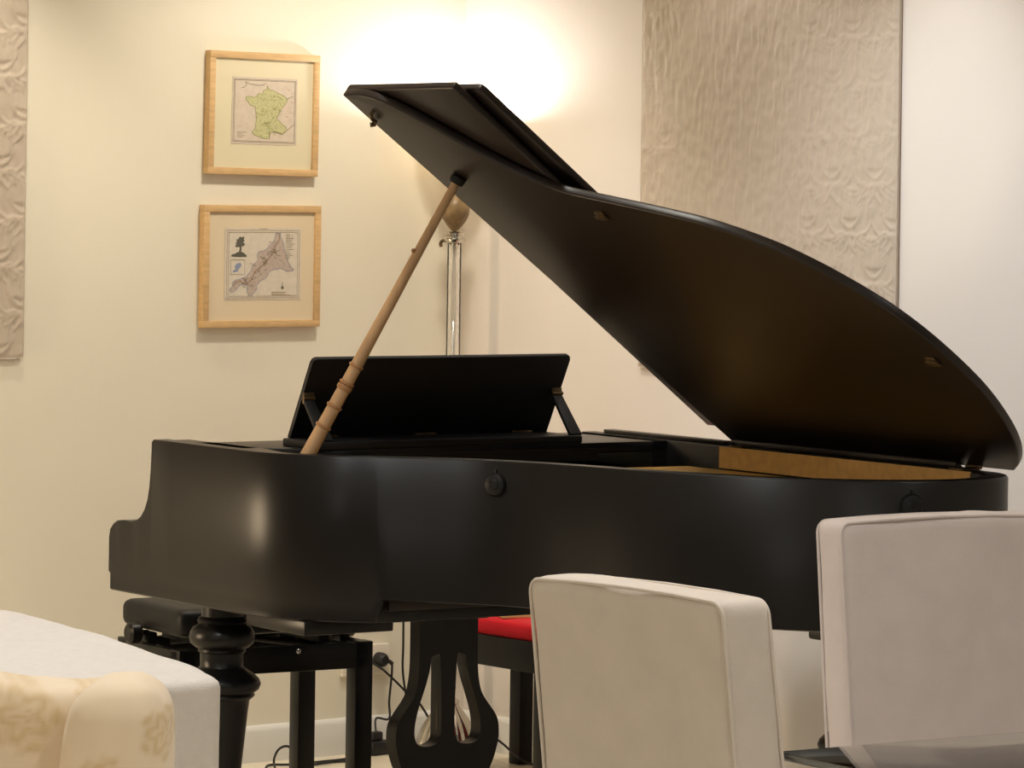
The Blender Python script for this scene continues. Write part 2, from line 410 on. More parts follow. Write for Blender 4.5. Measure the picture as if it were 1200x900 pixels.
# music desk
desk_tr = lambda x, h: L(.588+x, .326+h*.537, 1.018+h)
b = bmesh.new()
hw = .383
rr = .012
out_ = [(-hw, -.003), (hw, -.003), (hw, .198-rr), (hw-rr*.3, .198-rr*.3), (hw-rr, .198), (-hw+rr, .198), (-hw+rr*.3, .198-rr*.3), (-hw, .198-rr)]
nd = Vector((0, -.88, -.47)).normalized()
prism(b, [desk_tr(x, h) for x, h in out_], nd*-.014, bev=.003)
desk = obj('music_desk', b, M['desk'], piano)
b = bmesh.new(); bx(b, .19, .96, -.50, -.315, .9985, 1.018, bev=.004); bx(b, .21, 1.0, -.512, -.498, .955, .985); obj('desk_base', b, M['desk'], piano)
for xs in (-.371, .365):
    b = bmesh.new()
    h0 = desk_tr(xs, .105); f0 = L(.588+xs, .478, 1.018)
    up_ = (h0-f0).normalized(); sd = Vector((1, 0, 0)); fr = up_.cross(sd).normalized()
    prism(b, [f0-sd*.018+fr*.005, f0+sd*.018+fr*.005, h0+sd*.014+fr*.005, h0-sd*.014+fr*.005], -fr*.010, bev=.002)
    st = obj('strut', b, M['desk'], desk)
    b = bmesh.new(); bx(b, -.015, .015, -.004, .004, -.014, .014, bev=.002); tube(b, [(-.016, -.004, .0), (.016, -.004, .0)], .005)
    b.transform(Matrix.Translation(h0+Vector((0, -.008, -.004)))); obj('strut_hinge', b, M['brass'], st)
for xs in (-.29, 0.0, .29):
    b = bmesh.new(); bx(b, .588+xs-.03, .588+xs+.03, -.352, -.338, 1.017, 1.024, bev=.002); obj('desk_hinge', b, M['brass'], desk)
# round buttons on the curved side
def rim_at(bt):
    for i in range(len(cols)-1):
        if cols[i][0] < 1.0 and (cols[i][1]-bt)*(cols[i+1][1]-bt) <= 0 and cols[i][1] > .3:
            return pts2[i], nrm(i)
for bt in (1.0, 1.898):
    p, n = rim_at(bt)
    n3 = Vector((n.x, -n.y, 0)); z = .945
    b = bmesh.new(); lathe(b, [(.0, .016), (.010, .016), (.013, .013), (.020, .012), (.024, .010), (.027, .004), (.028, 0), (.028, -.004), (.0, -.004)][::-1], 32)
    tube(b, [(0, .026, .002), (0, .036, .002)], .003)
    q = n3.to_track_quat('Z', 'Y').to_matrix().to_4x4(); q.translation = Vector((p.x, -p.y, z)); b.transform(q)
    obj('rim_button', b, M['desk'], piano)
# turned legs
def leg(a, b_, zt, tail=False):
    bm = bmesh.new(); s = zt-.571
    pr = [(.052, .604), (.052, .574), (.058, .571), (.062, .562), (.058, .556), (.062, .552), (.073, .546), (.0795, .534), (.0815, .522), (.078, .508), (.066, .498), (.058, .494), (.060, .488), (.054, .484), (.0535, .470), (.053, .452), (.056, .448), (.064, .442), (.080, .432), (.093, .420), (.0975, .408), (.093, .395), (.080, .386), (.083, .380), (.078, .374), (.070, .368), (.066, .34), (.060, .28), (.052, .20), (.043, .125), (.040, .11), (.048, .104), (.050, .096), (.042, .088), (.030, .08), (.030, .064), (.0, .064)]
    pr = [(r, z+s if z > .1 else z) for r, z in pr]
    lathe(bm, pr[::-1], 48)
    lg = obj('leg', bm, M['lacquer'], piano, sharp=50); lg.location = L(a, b_)
    bm = bmesh.new(); lathe(bm, [(.0, -.012), (.026, -.012), (.031, -.008), (.031, .008), (.026, .012), (.0, .012)], 24, axis='x', center=(0, .012, .0315)); tube(bm, [(0, 0, .085), (0, 0, .05), (0, .010, .034)], .01)
    obj('caster', bm, M['brass'], lg)
    return lg
leg(.10, .19, .571); leg(W-.10, .25, .571)
lt = leg(.93, 1.66, .545)
b = bmesh.new(); prism(b, [L(.80, 1.55, .662), L(1.06, 1.55, .662), L(1.08, 1.77, .662), L(.80, 1.765, .662)], (0, 0, -.014)); 
prism(b, [L(.84, 1.58, .65), L(1.02, 1.58, .65), L(1.04, 1.74, .65), L(.84, 1.74, .65)], (0, 0, -.03), bev=.006); bx(b, .87, .99, -1.72, -1.60, .543, .625, bev=.004)
obj('leg_bracket', b, M['lacquer'], piano)
# beams under the belly
b = bmesh.new()
for (a0, b0, a1, b1) in ((.3, .70, .98, 1.62), (.66, .70, 1.02, 1.62), (1.08, .70, 1.08, 1.62)):
    p = Vector((a0, -b0, 0)); q = Vector((a1, -b1, 0)); t = (q-p).normalized(); s = Vector((-t.y, t.x, 0))*.03
    prism(b, [p-s+Vector((0, 0, .662)), p+s+Vector((0, 0, .662)), q+s+Vector((0, 0, .662)), q-s+Vector((0, 0, .662))], (0, 0, -.008))
obj('underside_beams', b, M['dark_wood'], piano)
for aa in (.062, W-.31):
    b = bmesh.new(); bx(b, aa, aa+.25, -.645, -.37, .571, .606, bev=.004); obj('leg_block', b, M['lacquer'], piano)
b = bmesh.new(); bx(b, .235, .85, -.745, -.69, .630, .664, bev=.003); obj('belly_rail', b, M['lid_lacquer'], piano)
# pedal lyre
la, lb = .718, .245
ya = [.60, .50, .462, .42, .385, .358, .34, .322, .305, .29, .273, .25, .23, .20, .176, .155, .14]
ho = [.088, .088, .088, .089, .093, .100, .110, .124, .138, .148, .154, .156, .1545, .147, .138, .128, .122]
outer = [(h, z) for h, z in zip(ho, ya)]
ringo = smooth_path([(h, z, 0) for h, z in outer], 3)
right = [(p.x, p.y) for p in ringo]
loop = right+[(-x, z) for x, z in right[::-1]]
op = [(.027, .455), (.038, .455), (.052, .448), (.056, .42), (.066, .385), (.077, .355), (.091, .315), (.099, .28), (.100, .255), (.094, .236), (.080, .226), (.056, .224), (.034, .230), (.023, .245), (.020, .27), (.021, .35), (.024, .42)]
bm = bmesh.new()
from mathutils.geometry import tessellate_polygon
op_s = [(p.x, p.y) for p in smooth_path([(x, z, 0) for x, z in op], 3, closed=True)]
holes = [op_s, [(-x, z) for x, z in op_s]]
polys = [[Vector((x, z, 0)) for x, z in loop]]+[[Vector((x, z, 0)) for x, z in h] for h in holes]
flat = [p for pl in polys for p in pl]
tris = tessellate_polygon(polys)
tk = .046
fv = [bm.verts.new((p.x, -tk/2, p.y)) for p in flat]; bv = [bm.verts.new((p.x, tk/2, p.y)) for p in flat]
for t in tris:
    bm.faces.new([fv[i] for i in t]); bm.faces.new([bv[i] for i in t][::-1])
k = 0
for pl in polys:
    n = len(pl)
    for i in range(n): bm.faces.new((fv[k+i], fv[k+(i+1) % n], bv[k+(i+1) % n], bv[k+i]))
    k += n
lyre = obj('pedal_lyre', bm, M['lacquer'], piano, sharp=40); lyre.location = L(la, lb)
obj('lyre_head', box(-.10, .10, -.06, .06, .545, .604, bev=.006), M['lacquer'], lyre); obj('pedal_box', box(-.115, .115, -.055, .055, .085, .150, bev=.008), M['lacquer'], lyre)
for px in (-.045, .045):
    b = bmesh.new(); prism(b, [(px-.02, .05, .09), (px+.02, .05, .09), (px+.024, .17, .075), (px-.024, .17, .075)], (0, 0, .012), bev=.003); obj('pedal', b, M['brass'], lyre)
    b = bmesh.new(); tube(b, [(px*.35, .0, .12), (px*.35, .0, .545)], .005); obj('pedal_rod', b, M['brass'], lyre)

# ------------------------------------------------------------------ black adjustable bench
bz = PZ-math.radians(3)
bench_o = wor(.49, -.365, 0)
bench = thing('piano_bench', 'black adjustable piano bench tucked under the keyboard, behind the turned piano leg', 'bench', bench_o, bz)
hx, hy = .272, .172
b = bmesh.new()
for s in (-1, 1):
    bx(b, -hx, hx, s*hy-.012, s*hy+.012, .372, .44, bev=.003); bx(b, s*hx-.012, s*hx+.012, -hy, hy, .372, .44, bev=.003)
obj('apron', b, M['lacquer'], bench)
for sx in (-1, 1):
    for sy in (-1, 1):
        b = bmesh.new(); x, y = sx*(hx-.014), sy*(hy-.014)
        bx(b, x-.026, x+.026, y-.026, y+.026, 0, .442, bev=.003); obj('leg', b, M['lacquer'], bench)
bm = soft_box(.56, .36, .072, .025, 24); 
for v in bm.verts: v.co.z += .472
obj('seat', bm, M['desk'], bench)
for sx in (-1, 1):
    b = bmesh.new(); lathe(b, [(.0, -.03), (.020, -.03), (.028, -.024), (.028, .0), (.022, .006), (.007, .007), (.007, .03), (.0, .03)], 24, axis='x', center=(sx*(hx+.020), .045 if sx < 0 else -.045, .466))
    kb = obj('height_knob', b, M['lacquer'], bench)
    b = bmesh.new(); bx(b, sx*(hx-.012)-.014, sx*(hx-.012)+.014, .02 if sx < 0 else -.07, .07 if sx < 0 else -.02, .43, .468, bev=.004); obj('knob_bracket', b, M['lacquer'], bench)
b = bmesh.new(); bmesh.ops.create_uvsphere(b, u_segments=14, v_segments=8, radius=.008); b.transform(Matrix.Translation((.06, -hy-.013, .425))); obj('bolt', b, M['steel'], bench)
b = bmesh.new()
for sx in (-.16, .16):
    tube(b, [(sx, -.12, .43), (-sx*.2, 0, .45), (sx, .12, .43)], .008); bx(b, sx-.015, sx+.015, -.14, .14, .44, .464)
obj('scissor_mechanism', b, M['desk'], bench)

# ------------------------------------------------------------------ red topped stool by the right wall
N_ = Vector((.107, 10.85, 0)); ux = Vector((.616, -.788, 0)); uy = Vector((.788, .616, 0))
sw, sd_ = .512, .33
stool_c = N_-ux*sw/2+uy*sd_/2
stool = thing('piano_stool', 'black stool with a red velvet cushion, standing right of the pedal lyre', 'stool', stool_c, math.atan2(ux.y, ux.x))
b = bmesh.new()
for s in (-1, 1):
    bx(b, -sw/2, sw/2, s*(sd_/2-.012)-.012, s*(sd_/2-.012)+.012, .322, .406, bev=.003); bx(b, s*(sw/2-.012)-.012, s*(sw/2-.012)+.012, -sd_/2, sd_/2, .322, .406, bev=.003)
obj('apron', b, M['lacquer'], stool)
for sx in (-1, 1):
    for sy in (-1, 1):
        b = bmesh.new(); x, y = sx*(sw/2-.024), sy*(sd_/2-.024)
        bx(b, x-.024, x+.024, y-.024, y+.024, 0, .404, bev=.002); obj('leg', b, M['lacquer'], stool)
def cush(p):
    e = max(0, 1-(p.x/(sw/2))**4)*max(0, 1-(p.y/(sd_/2))**4)
    return (p.x, p.y, p.z+(.006*e if p.z > .02 else 0)+.404)
obj('cushion', soft_box(sw-.005, sd_-.005, .046, .014, 26, cush), M['red'], stool)
b = box(-.05, .05, -.035, .035, 0, .011, bev=.001); nb = obj('booklet', b, M['notebook']); tag(nb, 'small pale yellow booklet lying on the red stool cushion', 'booklet')
nb.location = stool_c+ux*.03+uy*(-.085)+Vector((0, 0, .4553)); nb.rotation_euler = (0, 0, .3)

# ------------------------------------------------------------------ floor lamp in the corner
lamp_p = Vector((-.164, 11.60, 0))
lamp = thing('floor_lamp', 'tall silver and glass floor lamp with a stone egg in the room corner', 'lamp', lamp_p)
fl = lambda t, h: .045*math.sin(16*t) if .02 < h < .15 else 0
b = bmesh.new(); lathe(b, [(.0, 0), (.098, 0), (.1, .008), (.098, .016), (.094, .022), (.093, .032), (.086, .046), (.080, .062), (.074, .076), (.064, .094), (.052, .112), (.038, .132), (.030, .145), (.034, .150), (.034, .156), (.022, .162), (.018, .18), (.024, .19), (.022, .2), (.0, .2)], 96, flute=fl); obj('base', b, M['silver'], lamp)
b = bmesh.new(); lathe(b, [(.0, .2), (.0045, .2), (.0045, 1.5), (.0, 1.5)], 12); obj('rod', b, M['plastic'], lamp)
b = bmesh.new(); lathe(b, [(.0, .199), (.0205, .199), (.0205, 1.482), (.0, 1.482)], 24); 
b2 = bmesh.new(); lathe(b2, [(.0, .203), (.012, .203), (.012, 1.478), (.0, 1.478)], 20)
for f in b2.faces: f.normal_flip()
me = bpy.data.meshes.new('t'); b2.to_mesh(me); b2.free(); b.from_mesh(me)
me2 = bpy.data.meshes.new('column'); b.to_mesh(me2); b.free()
for p_ in me2.polygons: p_.use_smooth = True
colo = bpy.data.objects.new('column', me2); COL.objects.link(colo); me2.materials.append(M['glass']); colo.parent = lamp
b = bmesh.new(); lathe(b, [(.0, 1.478), (.028, 1.478), (.032, 1.484), (.032, 1.489), (.024, 1.492), (.024, 1.498), (.030, 1.501), (.030, 1.506), (.024, 1.511), (.0, 1.511)], 40); obj('collar', b, M['silver'], lamp)
b = bmesh.new(); tube(b, smooth_path([(-.022, 0, 1.486), (-.034, 0, 1.484), (-.040, 0, 1.476), (-.038, 0, 1.466)], 4), .005); obj('switch_key', b, M['brass'], lamp)
b = bmesh.new(); lathe(b, [(.0, 1.508)]+[(.048*math.sin(PI*t)**.75*(1.0-.22*(1-t)), 1.508+.125*t) for t in np.linspace(.06, .96, 18)]+[(.0, 1.633)], 40); obj('egg', b, M['marble'], lamp)
b = bmesh.new(); lathe(b, [(.0, 1.628), (.012, 1.628), (.008, 1.64), (.008, 1.70), (.016, 1.705), (.02, 1.725), (.02, 1.75), (.0, 1.75)], 24); obj('socket', b, M['silver'], lamp)
b = bmesh.new(); lathe(b, [(.022, 1.712), (.05, 1.722), (.078, 1.745), (.098, 1.785), (.106, 1.826), (.103, 1.826), (.095, 1.787), (.075, 1.749), (.048, 1.726), (.022, 1.716), (.022, 1.712)], 48)
obj('lamp_shade', b, M['shade'], lamp)

# ------------------------------------------------------------------ framed maps
rngm = random.Random(3)
def picture(name, s0, s1, z0, z1, rot, label, group, mount, fw=.0195):
    cx, cz = (s0+s1)/2, (z0+z1)/2; w, h = abs(s0-s1), z1-z0
    root = thing(name, label, 'picture', wl(cx, cz, .0005), AL, group)
    root.rotation_euler = (0, rot, AL)
    b = bmesh.new(); D0, D1 = -.026, 0
    for (a0, a1, c0, c1) in ((-w/2, w/2, h/2-fw, h/2), (-w/2, w/2, -h/2, -h/2+fw), (-w/2, -w/2+fw, -h/2+fw, h/2-fw), (w/2-fw, w/2, -h/2+fw, h/2-fw)):
        bx(b, a0, a1, D0, D1, c0, c1, bev=.0012)
    obj('frame', b, M['oak'], root)
    b = box(-w/2+fw-.002, w/2-fw+.002, -.018, -.002, -h/2+fw-.002, h/2-fw+.002); obj('mount', b, mount, root)
    return root, w, h
def poly_sheet(name, pts, y, material, parent):
    b = bmesh.new(); prism(b, [(x, y-.010, z) for x, z in pts], (0, .0006, 0)); return obj(name, b, material, parent, smooth=False)
def strokes(name, lines, y, r, material, parent):
    b = bmesh.new()
    for ln in lines: tube(b, [(x, y-.010, z) for x, z in ln], r, 4)
    o = obj(name, b, material, parent, smooth=False)
    if len(lines) > 2: o['kind'] = 'stuff'                          # fine printed marks nobody could count
    return o
# upper: map of a green country
root, w, h = picture('framed_map', .915, .538, 1.665, 2.012, .012, 'upper framed map in oak, green country on a cream mount', None, M['mount1'])
mw, mh = .223, .190; mcx, mcz = (.9265-.723)-.002, 1.847-1.8385
mcx = (.915+.538)/2-.723
def t1(px, py): return (mcx+((px-247)/385-.5)*mw, mcz-((py-252)/395-.5)*mh)
sheet = poly_sheet('map_sheet', [t1(247, 252), t1(632, 252), t1(632, 647), t1(247, 647)], -.0092, M['paper1'], root)
fr = [(452, 298), (462, 322), (492, 328), (520, 342), (556, 358), (572, 372), (566, 398), (548, 420), (528, 444), (520, 468), (512, 490), (528, 506), (540, 520), (562, 532), (572, 552), (562, 574), (548, 584), (520, 576), (494, 570), (476, 578), (470, 612), (440, 612), (412, 602), (384, 592), (366, 576), (382, 562), (388, 530), (390, 490), (386, 452), (378, 424), (352, 418), (344, 402), (326, 388), (328, 370), (350, 366), (372, 372), (392, 362), (398, 346), (422, 350), (428, 330), (446, 322)]
cst = [t1(*p) for p in fr]
def wob(pts, amp):
    o = []
    for i, p in enumerate(pts):
        q = pts[(i+1) % len(pts)]
        o.append(p); o.append(((p[0]+q[0])/2+rngm.uniform(-amp, amp), (p[1]+q[1])/2+rngm.uniform(-amp, amp)))
    return o
cst = wob(cst, .0012)
poly_sheet('country', cst, -.0096, M['land_green'], sheet)
strokes('coastline', [cst+[cst[0]]], -.0099, .0006, M['ink_green'], sheet)
inner_l = []
for _ in range(46):
    x, y = rngm.uniform(400, 540), rngm.uniform(350, 590); ln = [(x, y)]
    for k in range(5): x += rngm.uniform(-14, 14); y += rngm.uniform(-12, 12); ln.append((x, y))
    inner_l.append([t1(*p) for p in ln])
strokes('province_borders', inner_l, -.0098, .00038, M['ink_green'], sheet)
bl = [t1(262, 272), t1(616, 272), t1(616, 628), t1(262, 628), t1(262, 272)]
bl2 = [t1(256, 266), t1(622, 266), t1(622, 634), t1(256, 634), t1(256, 266)]
strokes('map_border', [bl, bl2], -.0096, .0005, M['ink'], sheet)
isl = [t1(*p) for p in ((300, 318), (318, 312), (330, 296), (322, 282), (345, 292), (372, 296), (400, 300), (430, 296), (446, 284))]
rv = [t1(*p) for p in ((470, 610), (470, 570), (500, 566), (540, 578), (566, 566), (590, 545), (612, 524))]
al_ = [t1(*p) for p in ((572, 372), (590, 362), (606, 356))]
for ln in (isl, rv, al_): strokes('neighbour_coast', [ln], -.0096, .0007, M['ink'], sheet)
pk = []
for _ in range(16):
    x, y = rngm.uniform(548, 606), rngm.uniform(290, 510); pk.append([t1(x, y), t1(x+rngm.uniform(8, 26), y+rngm.uniform(-8, 8))])
for yy in (525, 542, 440, 395): pk.append([t1(280, yy), t1(290+rngm.uniform(10, 40), yy)])
strokes('faint_writing', pk, -.0096, .0005, M['ink_pink'], sheet)
strokes('legend_lines', [[t1(280, 578+k*10), t1(280+rngm.uniform(28, 56), 578+k*10)] for k in range(4)], -.0096, .0005, M['ink'], sheet)
# lower: map of a mauve county
root, w, h = picture('framed_map', .9265, .5255, 1.235, 1.580, 0.0, 'lower framed map in oak, mauve county with two small vignettes', None, M['mount2'])
mw, mh = .260, .2025; mcx = (.9265+.5255)/2-.7215; mcz = 1.4143-1.4075
def t2(px, py): return (mcx+((px-206)/443-.5)*mw, mcz-((py-213)/416-.5)*mh)
sheet = poly_sheet('map_sheet', [t2(206, 213), t2(649, 213), t2(649, 629), t2(206, 629)], -.0092, M['paper2'], root)
co_ = [(500, 243), (528, 243), (532, 270), (546, 300), (552, 340), (566, 372), (574, 410), (592, 440), (610, 456), (590, 460), (566, 464), (540, 448), (512, 452), (486, 456), (466, 466), (456, 490), (438, 508), (414, 520), (402, 536), (390, 546), (392, 570), (376, 590), (362, 610), (346, 602), (336, 576), (342, 552), (326, 540), (300, 540), (282, 560), (262, 580), (244, 582), (236, 566), (250, 552), (250, 530), (268, 514), (298, 508), (322, 500), (340, 480), (356, 462), (362, 436), (378, 418), (396, 400), (392, 372), (402, 350), (428, 346), (452, 330), (468, 310), (486, 292), (496, 268)]
cs2 = wob([t2(*p) for p in co_], .0014)
poly_sheet('county', cs2, -.0096, M['land_mauve'], sheet)
strokes('coastline', [cs2+[cs2[0]]], -.0099, .0007, M['ink_blue'], sheet)
strokes('road', [[t2(*p) for p in ((522, 250), (522, 280), (500, 310), (492, 345), (470, 375), (445, 410), (425, 425), (395, 455), (370, 485), (360, 515), (330, 538), (308, 530), (296, 518), (270, 530), (252, 552))]], -.0101, .0009, M['ink_road'], sheet)
inner_l = []
for _ in range(44):
    t = rngm.random(); x, y = 520-t*200+rngm.uniform(-30, 30), 320+t*220+rngm.uniform(-30, 30); ln = [(x, y)]
    for k in range(4): x += rngm.uniform(-14, 14); y += rngm.uniform(-12, 12); ln.append((x, y))
    inner_l.append([t2(*p) for p in ln])
strokes('parish_borders', inner_l, -.0098, .0004, M['ink'], sheet)
strokes('map_border', [[t2(a, c), t2(e, c), t2(e, f), t2(a, f), t2(a, c)] for a, c, e, f in ((218, 226, 640, 618), (228, 238, 630, 608))], -.0096, .0005, M['ink_road'], sheet)
strokes('inset_border', [[t2(240, 398), t2(322, 398), t2(322, 482), t2(240, 482), t2(240, 398)]], -.0097, .0005, M['ink'], sheet)
poly_sheet('inset_islands', [t2(*p) for p in ((262, 436), (276, 418), (296, 414), (304, 428), (294, 444), (284, 454), (282, 466), (258, 470), (252, 462), (270, 450))], -.0097, M['ink_blue'], sheet)
poly_sheet('tree_vignette', wob([t2(*p) for p in ((243, 379), (250, 364), (268, 360), (288, 352), (293, 326), (282, 322), (272, 326), (264, 314), (274, 308), (266, 298), (276, 290), (268, 278), (284, 276), (290, 264), (304, 268), (316, 264), (314, 278), (320, 290), (310, 296), (324, 308), (314, 320), (302, 318), (299, 350), (316, 358), (330, 368), (334, 380))], .0016), -.0097, M['ink_dark'], sheet)
strokes('compass', [[t2(543, 528), t2(543, 572)], [t2(534, 560), t2(552, 560)], [t2(537, 552), t2(549, 568)], [t2(549, 552), t2(537, 568)]], -.0097, .0008, M['ink_dark'], sheet)
strokes('faint_writing', [[t2(560+k*0, 250+k*11), t2(575+rngm.uniform(5, 40), 250+k*11)] for k in range(14)]+[[t2(404, 217), t2(452, 217)]], -.0097, .0005, M['ink'], sheet)
strokes('legend_lines', [[t2(480, 585+k*8), t2(540+rngm.uniform(0, 50), 585+k*8)] for k in range(3)]+[[t2(568, 246), t2(568, 276)], [t2(580, 246), t2(580, 276)], [t2(596, 250), t2(596, 276)]], -.0097, .0008, M['ink_pale'], sheet)

# ------------------------------------------------------------------ crinkled silk wall hangings
def height_field(nx, nz, seed, fronds):
    rg = np.random.default_rng(seed)
    def filt(fx0, fz0, p):
        n = rg.standard_normal((nz, nx)); F = np.fft.fft2(n)
        fx = np.fft.fftfreq(nx)[None, :]; fz = np.fft.fftfreq(nz)[:, None]
        k = np.exp(-((fx/fx0)**2+(fz/fz0)**2)**p); o = np.real(np.fft.ifft2(F*k)); return o/o.std()
    a = filt(.20, .040, 1.0); c = filt(.14, .10, 1.0); d = filt(.03, .02, 1.0)
    X, Z = np.meshgrid(np.linspace(0, 1, nx), np.linspace(0, 1, nz))
    ridg = 1-np.minimum(np.abs(a), 2)*.5
    hgt = ridg*.75+np.clip(c*.2, -.5, .5)+np.clip(d*.2, -.4, .4)+.9
    if fronds is not None:
        mask = fronds(X, Z); fl_ = np.zeros_like(X)
        rg2 = np.random.default_rng(seed+5)
        hgt = hgt*(1-.25*mask)
        def stroke(px, pz, rad, hh):
            nonlocal fl_
            for (x, z, r_) in zip(px, pz, rad):
                i0, i1 = int((x-r_*2)*nx), int((x+r_*2)*nx)+2; j0, j1 = int((z-r_*2)*nz), int((z+r_*2)*nz)+2
                i0, j0 = max(i0, 0), max(j0, 0)
                if i1 <= i0 or j1 <= j0 or i0 >= nx or j0 >= nz: continue
                sx = X[j0:j1, i0:i1]-x; sz = (Z[j0:j1, i0:i1]-z)*ASP
                fl_[j0:j1, i0:i1] = np.maximum(fl_[j0:j1, i0:i1], hh*np.exp(-(sx*sx+sz*sz)/(r_*r_)))
        ASP = PANEL_ASP
        def leaf_(x, z, ang, ln, curl, r_):
            t = np.linspace(0, 1, 26); a_ = ang+curl*t
            px = x+np.cumsum(np.cos(a_))*ln/26; pz = z+np.cumsum(np.sin(a_))*ln/26/ASP
            stroke(px, pz, r_*(1-.75*t)+.001, 1.0)
        for (x, z, sc) in MOTIFS:
            for s in (-1, 1):
                for k in range(7):                                  # palmette
                    leaf_(x, z, PI/2+s*(.12+.24*k), .13*sc*(1-.05*k), s*-.5, .0085*sc)
                leaf_(x, z-.02, PI/2+s*1.25, .26*sc, -s*2.2, .009*sc)     # scrolls
                leaf_(x, z-.03, -PI/2+s*1.1, .26*sc, s*2.4, .009*sc)
                leaf_(x+s*.10*sc, z-.06, PI/2+s*.2, .16*sc, s*1.9, .008*sc)
                leaf_(x+s*.13*sc, z+.04, PI/2-s*.2, .15*sc, s*2.6, .008*sc)
                for k in range(5): leaf_(x+s*.02*k, z-.10*sc/ASP, -PI/2+s*(.2+.3*k), .09*sc, s*.7, .007*sc)
        hgt = hgt+.9*fl_*np.clip(mask*1.3, 0, 1)+.1*fl_
    return hgt
def hanging(name, x0, x1, z0, z1, res, seed, fronds, amp, root, thick):
    nx, nz = int((x1-x0)/res), int((z1-z0)/res)
    hg = height_field(nx, nz, seed, fronds)*amp
    xs = np.linspace(x0, x1, nx); zs = np.linspace(z0, z1, nz)
    X, Z = np.meshgrid(xs, zs); ed = np.minimum.reduce([X-x0, x1-X, Z-z0, z1-Z]); hg = hg*np.clip(ed/.01, .3, 1)
    V = np.stack([X, -thick-hg-.0*X, Z], -1).reshape(-1, 3)
    idx = np.arange(nx*nz).reshape(nz, nx)
    Fq = np.stack([idx[:-1, :-1], idx[:-1, 1:], idx[1:, 1:], idx[1:, :-1]], -1).reshape(-1, 4)
    # turned edges back to the board
    per = np.concatenate([idx[0, :-1], idx[:-1, -1], idx[-1, :0:-1], idx[:0:-1, 0]])
    Vb = V[per].copy(); Vb[:, 1] = -thick+.006; n0 = len(V); m_ = len(per)
    Fs = np.stack([per, np.roll(per, -1), n0+(np.arange(m_)+1) % m_, n0+np.arange(m_)], -1)
    me = bpy.data.meshes.new(name); me.from_pydata(np.concatenate([V, Vb]).tolist(), [], np.concatenate([Fq, Fs]).tolist())
    for p in me.polygons: p.use_smooth = True
    o = bpy.data.objects.new(name, me); COL.objects.link(o); me.materials.append(M['silk']); o.parent = root
    return o
PANEL_ASP = 1.35
MOTIFS = [(x+(.07 if k % 2 else 0), .03+k*.095, .52) for k in range(11) for x in (.60, .76, .92)]+[(.05+.05*(k % 2), .06+k*.14, .4) for k in range(6)]
root = thing('wall_hanging', 'large crinkled silk panel on the right wall behind the piano lid', 'wall hanging', wr(0, 0, .0005), AL-PI/2)
b = box(.835, 1.866, -.009, 0, 1.15, 2.5); obj('board', b, M['panel_core'], root)
hanging('silk_face', .832, 1.8665, 1.147, 2.503, .0042, 11, lambda X, Z: np.clip((X-.55)/.25, 0, 1)*np.clip(.6+.4*np.sin(Z*9), 0, 1)+.25*np.clip((.2-X)/.1, 0, 1), .0032, root, .010)
MOTIFS = [(x+(.07 if k % 2 else 0), .03+k*.095, .52) for k in range(11) for x in (.76, .92)]
root = thing('wall_hanging', 'silk panel at the left edge of the photo, left of the framed maps', 'wall hanging', wl(0, 0, .0005), AL)
b = box(-2.52, -1.502, -.009, 0, 1.16, 2.5); obj('board', b, M['panel_core'], root)
hanging('silk_face', -2.523, -1.499, 1.157, 2.503, .0046, 23, lambda X, Z: np.clip((X-.6)/.3, 0, 1)*.8, .0032, root, .010)

# ------------------------------------------------------------------ wall socket, plug, cords
sk = thing('wall_socket', 'white double wall socket low on the left wall behind the bench', 'socket', wl(.337, .268, 0), AL)
b = box(-.084, .084, -.016, 0, -.044, .044, bev=.004); obj('plate', b, M['plastic'], sk)
for sx in (-.042, .042):
    b = bmesh.new(); lathe(b, [(.0, -.0165), (.021, -.0165), (.0215, -.018), (.0225, -.018), (.0225, -.0155), (.0, -.0155)], 32, axis='y', center=(sx, 0, 0)); obj('outlet', b, M['plastic'], sk)
FC, FE = 4700.0, E_H
def flo(x, y, z=.005):
    a, b_ = x-600, y-220; u = a+b_*ROLL; v = b_-a*ROLL; Y = FC*(FE-z)/v; return Vector((u*Y/FC, Y, z))
def dep(x, y, Y):
    a, b_ = x-600, y-220; return Vector(((a+b_*ROLL)*Y/FC, Y, FE-(b_-a*ROLL)*Y/FC))
def cord(parent, pts, r=.0034, name='power_cord'):
    b = bmesh.new(); tube(b, smooth_path(pts, 8), r, 8); o = obj(name, b, M['cord'], parent)
    o.matrix_parent_inverse = parent.matrix_basis.inverted(); return o
strip_p = flo(440, 884, 0)
st = thing('power_strip', 'short black power strip on the floor, its plug in the double wall socket', 'power strip', strip_p, AL+.1)
b = box(-.034, .046, -.028, .028, 0, .040, bev=.008); obj('strip_body', b, M['cord'], st)
b = box(-.02, .02, -.012, .014, .040, .066, bev=.006); obj('strip_plug', b, M['cord'], st)
MP = Matrix.Translation(wl(.295, .268, .0185)) @ Matrix.Rotation(AL, 4, 'Z')
b = bmesh.new(); lathe(b, [(.0, -.034), (.012, -.034), (.019, -.026), (.021, -.016), (.021, 0), (.0, 0)], 28, axis='y'); b.transform(MP)
pg = obj('wall_plug', b, M['cord'], st); pg.matrix_parent_inverse = st.matrix_basis.inverted()
b = bmesh.new(); tube(b, smooth_path([(0, -.022, 0), (.016, -.03, -.004), (.026, -.032, -.012)], 4), .006); b.transform(MP); obj('plug_sleeve', b, M['cord'], pg)
pw = wl(.295, .268, .05)+dL*.026
cord(st, [pw+Vector((0, 0, -.012)), wl(.272, .22, .052), wl(.278, .15, .05), wl(.285, .10, .06), strip_p+Vector((.0, .03, .10)), strip_p+Vector((0, 0, .064))])
